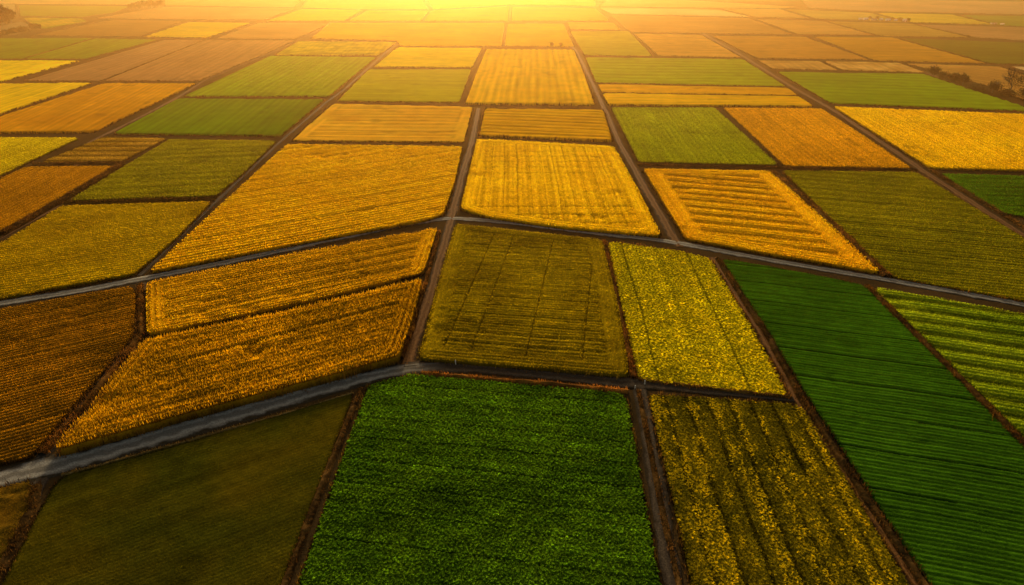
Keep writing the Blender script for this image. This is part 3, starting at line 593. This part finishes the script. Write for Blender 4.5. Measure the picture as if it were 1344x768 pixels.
field([(560, -3), (780, -4), (783, 8), (672, 6), (568, 12)], A(220, 170, 6, KF * .7), 'blazing yellow field at the top edge inside the sun glare', (568, 12, 672, 6), None, h=.5, period=6, rowamp=.1, patch=60)
field([(405, -3), (553, -3), (562, 12), (480, 12), (396, 10)], A(205, 150, 20, KF * .75), 'hazy tan gold field at the top edge left of the glare', (396, 10, 562, 12), None, h=.5, period=6, rowamp=.1, patch=60)
field([(216, -3), (398, -3), (388, 9), (216, 7)], A(190, 135, 66, KF * .8), 'hazy rose tan field at the top edge behind the distant tree row', (216, 7, 388, 9), None, h=.5, period=6, rowamp=.1, patch=60)
field([(-150, -3), (196, -3), (172, 6), (-150, 4)], A(176, 124, 70, KF * .8), 'pale hazy tan field at the top edge behind the hazy green field', (0, 4, 172, 6), None, h=.5, period=6, rowamp=.1, patch=60)

# ------------------------------------------------------------------ banks
BR1, BR2 = (.024, .014, .006), (.17, .092, .028)
bank([(553, 488), (640, 496), (740, 504), (824, 512)], 1.6, .9, (.09, .04, .010), (.50, .22, .04), 'orange dry grass bank between the dark track and the deep green crop', 1.3)
bank([(474, 508), (440, 590), (408, 672), (372, 768), (330, 890)], 1.5, .9, BR1, BR2, 'brown grass bank between the deep green crop and the dark olive field')
bank([(838, 511), (852, 580), (872, 680), (892, 768), (918, 890)], 1.3, .7, BR1, BR2, 'thin brown grass bank between the dirt track and the withered brown field')
bank([(942, 338), (1010, 442), (1054, 524), (1130, 640), (1218, 772), (1300, 895)], 2.0, 1.0, (.02, .014, .006), (.12, .065, .02), 'long dark bank along the left side of the long dark green field')
bank([(1138, 373), (1240, 474), (1344, 578), (1500, 734)], 2.4, 1.0, (.025, .014, .006), (.16, .08, .02), 'dark brown bank between the long dark green field and the lime striped one')
bank([(1013, 223), (1066, 270), (1120, 318), (1166, 361)], 3.2, 1.2, (.03, .016, .006), (.22, .11, .03), 'double dark hedge bank beside the golden field with ploughed bars')
bank([(184, 372), (184, 438), (122, 516), (54, 594)], 2.2, 1.1, BR1, (.24, .11, .025), 'crooked brown bank between the dark ridged field and the golden ones')
bank([(190, 440), (300, 418), (400, 396), (556, 360)], .9, .5, (.02, .012, .005), (.10, .05, .015), 'thin dark furrow bank splitting the two golden ridged fields')
bank([(793, 314), (812, 400), (832, 494)], 1.6, .9, BR1, (.26, .11, .025), 'rusty bank between the olive grid field and the speckled flowering field')
bank([(0, 306), (78, 262), (160, 214)], 3.2, 1.6, (.02, .013, .006), (.12, .06, .02), 'dark hedge bank beside the grey track, below the hedged brown field')
bank([(42, 214), (100, 213), (160, 212)], 2.0, 1.0, BR1, (.26, .13, .03), 'short brown bank under the small strip-cut field')
bank([(84, 265), (180, 263), (284, 259)], 2.2, 1.2, (.02, .014, .005), (.10, .06, .015), 'dark bank between the dark olive and the mustard olive fields')
bank([(838, 497), (920, 507), (1040, 521)], 1.3, .7, BR1, (.22, .12, .03), 'low brown bank under the speckled flowering field')
bank([(1222, 222), (1280, 258), (1330, 288), (1420, 345)], 2.2, 1.1, BR1, BR2, 'rusty bank between the diagonal track and the small dark green field')
bank([(836, 215), (930, 218), (1018, 219), (1204, 222)], 1.6, 1.0, (.02, .014, .006), (.14, .07, .02), 'straight dark hedge bank above the golden field with ploughed bars')
bank([(46, 636), (40, 668), (12, 724), (-30, 800)], 2.6, .9, BR1, BR2, 'ragged weedy bank at the rough corner plot by the gravel road')
bank([(577, 302), (558, 372), (539, 436), (527, 468)], 1.1, .7, BR1, (.30, .13, .03), 'brown grass bank along the track beside the two golden ridged fields')

bank([(80, 623), (140, 607), (250, 577), (380, 540), (464, 515)], .7, .4, (.10, .07, .025), (.42, .28, .09), 'thin strip of pale dry grass along the gravel road above the dark olive field', 1.2)

# ------------------------------------------------------------------ trees and bushes
def tree(px, py, hgt, wid, label, name='tree', kind=0, group=None, col=((.05, .045, .012), (.12, .085, .03)), nl=900, leaf=.8, trunk=True):
    x, y = at(px, py); root = thing(name, label, 'tree' if 'tree' in name else 'bush', (x, y, 0), group)
    V, F = [], []
    def limb(a, b, r0, r1):
        a, b = np.array(a), np.array(b); d = (b - a) / (np.linalg.norm(b - a) + 1e-9); p = np.cross(d, [0.3, .9, .2]); p /= np.linalg.norm(p); q = np.cross(d, p); i0 = len(V)
        for c, r in ((a, r0), (b, r1)):
            for k in range(6): V.append(c + r * (p * math.cos(k * math.pi / 3) + q * math.sin(k * math.pi / 3)))
        for k in range(6): F.append((i0 + k, i0 + (k + 1) % 6, i0 + 6 + (k + 1) % 6, i0 + 6 + k))
    tips = []
    def grow(a, d, ln, r, depth):
        b = a + d * ln; limb(a, b, r, r * .68); tips.append(b)
        if depth == 0: return
        for _ in range(3 if depth > 1 else 4):
            nd = d + rng.normal(0, .55, 3) + np.array([0, 0, .12]); nd /= np.linalg.norm(nd); grow(b, nd, ln * rng.uniform(.55, .85), r * .6, depth - 1)
    if kind == 1:
        grow(np.array([0, 0, 0.]), np.array([0, 0, 1.]), hgt * .27, hgt * .022, 4)
    else:
        grow(np.array([0, 0, 0.]), np.array([0, 0, 1.]), hgt * .3, hgt * .028, 2)
    Va = np.array(V); mx = Va[:, 2].max(); Va[:, 2] *= hgt * .97 / mx; rr = np.abs(Va[:, :2]).max(); Va[:, :2] *= min(1.0, wid * .5 / rr) if rr > wid * .5 else min(1.6, wid * .46 / rr)
    mesh_np('trunk', Va, np.array(F), M_BARK, None, root)
    # crown: leaf clumps gathered round several lobes
    nlob = 20 if kind == 0 else 22
    lob = rng.normal(0, 1, (nlob, 3)); lob /= np.linalg.norm(lob, axis=1)[:, None]; lob *= rng.uniform(.35, .95, (nlob, 1))
    lob = lob * [wid * .40, wid * .40, hgt * .33] + [0, 0, hgt * .56]
    k = rng.integers(0, nlob, nl); rad = rng.uniform(.13, .25, nlob)[k][:, None] * wid
    dv = rng.normal(0, 1, (nl, 3)); dv /= np.linalg.norm(dv, axis=1)[:, None]; p = lob[k] + dv * rad * (rng.random((nl, 1)) ** .4)
    p[:, 2] = np.maximum(p[:, 2], .1 * hgt if name == 'bush' or kind == 0 else .25 * hgt)
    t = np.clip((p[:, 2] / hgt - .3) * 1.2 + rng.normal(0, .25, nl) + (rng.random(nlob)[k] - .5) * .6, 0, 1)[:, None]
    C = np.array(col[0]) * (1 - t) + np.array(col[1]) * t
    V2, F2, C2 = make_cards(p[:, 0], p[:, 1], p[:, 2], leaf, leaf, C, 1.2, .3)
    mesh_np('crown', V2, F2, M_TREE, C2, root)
    return root
GB = 'bushes along the pale track by the tan fallow field'
bare = ((.03, .02, .012), (.09, .055, .025)); dk = ((.012, .010, .005), (.045, .034, .014))
for px, py, h, w, lb in [(1224, 101, 9, 11, 'bush at the corner of the lime field, first of the hedge row'), (1237, 105, 6, 11, 'low bush second along the hedge row'), (1251, 109, 7.5, 11, 'rounded bush in the middle of the hedge row'),
                         (1263, 112, 8, 10, 'dark bush at the near end of the hedge row'), (1281, 119, 3, 14, 'low scrubby bush between the hedge row and the big round bush'), (1302, 122, 8.5, 12, 'big round olive bush just left of the bare trees'), (1345, 132, 9, 16, 'dark thicket bush at the frame edge under the bare trees'), (1322, 127, 4, 12, 'low dark bush at the foot of the bare tree')]:
    tree(px, py, h, w, lb, 'bush', 0, GB, ((.03, .024, .01), (.09, .062, .026)), 1100, .75)
tree(1324, 126, 20, 18, 'tall bare-branched tree above the pale track', 'bare_tree', 1, 'bare trees by the pale track', bare, 900, .55)
tree(1342, 124, 17, 18, 'second bare-branched tree, cut by the frame edge', 'bare_tree', 1, 'bare trees by the pale track', bare, 900, .6)
tree(1372, 136, 16, 18, 'bare-branched tree beyond the frame edge', 'bare_tree', 1, 'bare trees by the pale track', bare, 700, .6)
GD = 'trees of the dark hazy grove'
for px, py, h, w, lb in [(4, 32, 24, 22, 'large dark tree at the frame edge in the grove'), (15, 31, 22, 18, 'dark tree at the open end of the grove'), (-10, 33, 20, 18, 'dark grove tree beyond the frame edge'), (-26, 32, 18, 18, 'farthest out dark grove tree'), (9, 33, 12, 14, 'shorter dark tree in front of the grove')]:
    tree(px, py, h, w, lb, 'grove_tree', 0, GD, dk, 1500, 2.0)
GH = 'low hedge bushes below the dark grove'
for px, py, h, w, lb in [(-6, 48, 5, 16, 'low hedge bush at the frame edge'), (8, 47, 5, 14, 'low hedge bush next to the frame edge one'), (19, 44, 5, 12, 'low hedge bush in the middle of the grove hedge'), (31, 42, 5, 14, 'small low hedge bush nearing the meadow'), (44, 39.5, 7, 10, 'taller hedge bush ending at the little meadow'), (51, 38, 5, 8, 'last small hedge bush on the meadow edge')]:
    tree(px, py, h, w, lb, 'bush', 0, GH, dk, 800, 1.4)
GR = 'trees of the distant tree row'
for k, (px, h) in enumerate([(172, 9), (177, 11), (183, 12), (189, 13), (195, 12.5), (200, 14), (205, 12), (210, 15), (214, 13)]):
    lb = ['lowest tree starting the distant tree row', 'second small tree in the distant tree row', 'third tree of the distant row, rounded', 'fourth tree of the distant row, bushy', 'middle tree of the distant tree row', 'tall slim tree past the middle of the distant row', 'seventh tree of the distant row, before the tallest', 'tallest tree near the end of the distant row', 'end tree of the distant row by the rose field'][k]
    tree(px, 13.5 - .07 * (px - 172) * .9, h, 8 if k % 2 else 9, lb, 'row_tree', 0, GR, dk, 700, 1.5)
tree(724, 61.5, 4.2, 5, 'round bush on the top edge of the tall golden field, left of two', 'bush', 0, 'pair of round bushes', ((.05, .035, .01), (.12, .07, .02)), 500, .6)
tree(735.5, 61.5, 3.8, 4.5, 'round bush on the top edge of the tall golden field, right of two', 'bush', 0, 'pair of round bushes', ((.05, .035, .01), (.12, .07, .02)), 500, .6)
tree(634.5, 67, 3.5, 4, 'lone shrub at the top corner of the tall golden field', 'bush', 0, None, ((.08, .05, .01), (.2, .12, .03)), 400, .6)

# ------------------------------------------------------------------ white marker posts
def box(V, F, c, s):
    i = len(V); x, y, z = c; a, b, h = s
    for dz in (0, h):
        for dx, dy in ((-1, -1), (1, -1), (1, 1), (-1, 1)): V.append((x + dx * a / 2, y + dy * b / 2, z + dz))
    F += [(i, i + 3, i + 2, i + 1), (i + 4, i + 5, i + 6, i + 7)] + [(i + k, i + (k + 1) % 4, i + 4 + (k + 1) % 4, i + 4 + k) for k in range(4)]
def solid(name, boxes, mat, parent):
    V, F = [], []
    for c, s in boxes: box(V, F, c, s)
    return mesh_np(name, np.array(V, dtype=float), np.array(F), mat, None, parent)
def marker(px, py, h, label):
    x, y = at(px, py); r = thing('marker_post', label, 'post', (x, y, 0), 'white marker posts at the track edges')
    V, F = [], []; n = 12                                    # slightly tapered round post with a slanted top
    for z, rad in ((0, .16), (h * .72, .13)):
        for k in range(n): V.append((rad * math.cos(k * 2 * math.pi / n), rad * math.sin(k * 2 * math.pi / n), z))
    F = [(k, (k + 1) % n, n + (k + 1) % n, n + k) for k in range(n)]
    mesh_np('post', np.array(V), np.array(F), M_WHITE, None, r)
    V, F = [], []
    for z, rad in ((h * .72, .135), (h * .86, .135), (h, .09), (h * 1.02, .002)):
        for k in range(n): V.append((rad * math.cos(k * 2 * math.pi / n), rad * math.sin(k * 2 * math.pi / n), z + (.02 if z > h * .9 and k < n / 2 else 0)))
    F = [(m * n + k, m * n + (k + 1) % n, m * n + n + (k + 1) % n, m * n + n + k) for m in range(3) for k in range(n)]
    mesh_np('cap', np.array(V), np.array(F), M_WHITE, None, r)
    solid('reflector', [((0, -.14, h * .55), (.1, .02, .16))], M_RED, r)
    solid('base', [((0, 0, 0), (.5, .5, .12))], M_WHITE, r)
marker(598, 479, 1.5, 'white marker post beside the dark track below the olive grid field')
marker(846, 505, 1.4, 'white marker post at the bend under the speckled flowering field')
marker(833.5, 510, .9, 'short pale marker post at the top of the track beside the deep green crop')

# ------------------------------------------------------------------ far white farm buildings
def farmhouse(px, py, w, d, h, label, rot=0.0):
    x, y = at(px, py); r = thing('farm_building', label, 'farm building', (x, y, 0), 'white farm buildings in a far row'); r.rotation_euler = (0, 0, rot)
    V = [(-w/2, -d/2, 0), (w/2, -d/2, 0), (w/2, d/2, 0), (-w/2, d/2, 0), (-w/2, -d/2, h), (w/2, -d/2, h), (w/2, d/2, h), (-w/2, d/2, h), (-w/2, 0, h * 1.55), (w/2, 0, h * 1.55)]
    me = bpy.data.meshes.new('walls'); me.from_pydata(V, [], [(0, 1, 5, 4), (2, 3, 7, 6), (1, 2, 6, 9, 5), (3, 0, 4, 8, 7)]); me.materials.append(M_WHITE)
    o = bpy.data.objects.new('walls', me); COL.objects.link(o); o.parent = r
    e = .35; s = h * .55 / (d / 2)
    V = [(-w/2-e, -d/2-e, h - s*e + .05), (w/2+e, -d/2-e, h - s*e + .05), (w/2+e, 0, h * 1.55 + .05), (-w/2-e, 0, h * 1.55 + .05), (w/2+e, d/2+e, h - s*e + .05), (-w/2-e, d/2+e, h - s*e + .05)]
    me = bpy.data.meshes.new('roof'); me.from_pydata(V, [], [(0, 1, 2, 3), (3, 2, 4, 5)]); me.materials.append(M_ROOF if w > 6 else M_WHITE)
    o = bpy.data.objects.new('roof', me); COL.objects.link(o); o.parent = r
    for k in range(max(2, int(w / 3))):
        solid('window', [((-w/2 + (k + .5) * w / max(2, int(w / 3)), -d/2 - .03, h * .35), (.9, .06, h * .4))], M_GLASS, r)
    solid('door', [((w * .33, -d/2 - .05, .02), (1.1, .07, min(2.2, h * .75)))], M_DARK, r)
for px, py, w, d, h, lb, rt in [(1129, 26.6, 6, 5, 2.6, 'smallest white farm building at the near end of the far row', .1), (1136, 26.8, 8, 6, 3, 'second white farm building of the far row', -.1), (1147, 27.2, 10, 6, 3.4, 'long white farm building at the middle of the far row', .05),
                                (1156, 27.4, 6, 5, 3, 'square white farm building past the middle of the far row', .2), (1165, 27.8, 9, 6, 2.8, 'low white farm building near the end of the far row', 0), (1175, 28.2, 5, 5, 2.6, 'small white farm building, last but one of the far row', .1), (1187, 28.6, 8, 6, 3.2, 'white farm building ending the far row', -.1),
                                (1304, 32, 11, 4, 2, 'lone long white shed by the sage green field', -.1), (1315, 33, 6, 4, 2, 'small white shed beside the lone long white one', -.1)]:
    farmhouse(px, py, w * .62, d * .7, h * .72, lb, rt)
GV = 'small trees among the far white farm buildings'
for px, py, h, w, lb in [(1141, 26.4, 5, 6, 'small tree behind the second white farm building'), (1151, 27, 5.5, 7, 'small tree right of the long white farm building'), (1170, 27.6, 4.5, 7, 'small tree beside the low white farm building'), (1181, 28, 5, 8, 'small tree before the building ending the far row'), (1192, 28.8, 5, 7, 'small tree after the building ending the far row')]:
    tree(px, py, h, w, lb, 'small_tree', 0, GV, dk, 300, .8)

# ------------------------------------------------------------------ haze, light, camera
def haze():
    m, nt, out = new_mat('haze')
    s1 = N(nt, 'ShaderNodeVolumeScatter'); s1.inputs['Color'].default_value = HZ1; s1.inputs['Density'].default_value = HD1; s1.inputs['Anisotropy'].default_value = HG1
    s2 = N(nt, 'ShaderNodeVolumeScatter'); s2.inputs['Color'].default_value = HZ2; s2.inputs['Density'].default_value = HD2; s2.inputs['Anisotropy'].default_value = HG2
    ad = N(nt, 'ShaderNodeAddShader'); L(nt, s1.outputs[0], ad.inputs[0]); L(nt, s2.outputs[0], ad.inputs[1]); L(nt, ad.outputs[0], out.inputs['Volume'])
    # a bank of mist whose top climbs slowly with distance, clear over the near fields
    prof = [(90, .3), (180, 3), (300, 11), (450, 22), (700, 34), (1200, 46), (2000, 56), (9000, 60)]
    pts = [(90, -2.0)] + prof + [(9000, -2.0)]; n = len(pts)
    V = [(x, y, z) for x in (-7000, 7000) for y, z in pts]
    F = [(k, (k + 1) % n, n + (k + 1) % n, n + k) for k in range(n)]
    me = bpy.data.meshes.new('haze'); me.from_pydata(V, [], F + [tuple(range(n - 1, -1, -1)), tuple(range(n, 2 * n))]); me.validate()
    import bmesh
    bm = bmesh.new(); bm.from_mesh(me); bmesh.ops.recalc_face_normals(bm, faces=bm.faces); bm.to_mesh(me); bm.free()
    me.materials.append(m); o = bpy.data.objects.new('haze', me); COL.objects.link(o)
    o['kind'] = 'stuff'; o['label'] = 'warm low haze lying over the far fields'
HZ1, HD1, HG1 = (1.0, .43, .0, 1), .00118, .79
HZ2, HD2, HG2 = (.70, .55, .58, 1), .00042, -.25
SUN_E, SUN_C, SKY_S = 5.0, (1.0, .79, .43), .135
haze()
w = bpy.data.worlds.new('World'); scene.world = w; w.use_nodes = True; nt = w.node_tree
bg = nt.nodes.get('Background') or nt.nodes.new('ShaderNodeBackground')
sky = nt.nodes.new('ShaderNodeTexSky'); sky.sky_type = 'NISHITA'; sky.sun_disc = False; sky.sun_elevation = SUN_EL; sky.sun_rotation = SUN_AZ
sky.dust_density = 5.0; sky.air_density = 1.0; sky.ozone_density = .5
tint = nt.nodes.new('ShaderNodeVectorMath'); tint.operation = 'MULTIPLY'; tint.inputs[1].default_value = (1.15, .95, .62)
nt.links.new(sky.outputs[0], tint.inputs[0]); nt.links.new(tint.outputs[0], bg.inputs['Color']); bg.inputs['Strength'].default_value = SKY_S
sl = bpy.data.lights.new('sun', 'SUN'); sl.energy = SUN_E; sl.angle = math.radians(.6); sl.color = SUN_C
so = bpy.data.objects.new('sun', sl); COL.objects.link(so)
# sun stands to the north (just west of +Y): lamp shines along -(direction to sun)
dirv = np.array([math.sin(SUN_AZ) * math.cos(SUN_EL), math.cos(SUN_AZ) * math.cos(SUN_EL), math.sin(SUN_EL)])
import mathutils
so.rotation_euler = mathutils.Vector(dirv).to_track_quat('Z', 'Y').to_euler(); so.location = (0, 800, 400)
cam = bpy.data.cameras.new('camera'); cam.sensor_width = 36; cam.lens = 24.0; cam.clip_start = 1; cam.clip_end = 20000
co = bpy.data.objects.new('camera', cam); COL.objects.link(co); co.location = (0, 0, CAM_H); co.rotation_euler = (math.pi / 2 - PITCH, 0, 0); scene.camera = co
scene.view_settings.view_transform = 'Standard'; scene.view_settings.look = 'None'; scene.view_settings.exposure = 0; scene.view_settings.gamma = 1
scene.render.engine = 'CYCLES'
scene.cycles.use_denoising = True
scene.cycles.max_bounces = 6; scene.cycles.volume_bounces = 1; scene.cycles.transmission_bounces = 4; scene.cycles.transparent_max_bounces = 4
scene.cycles.sample_clamp_indirect = 4
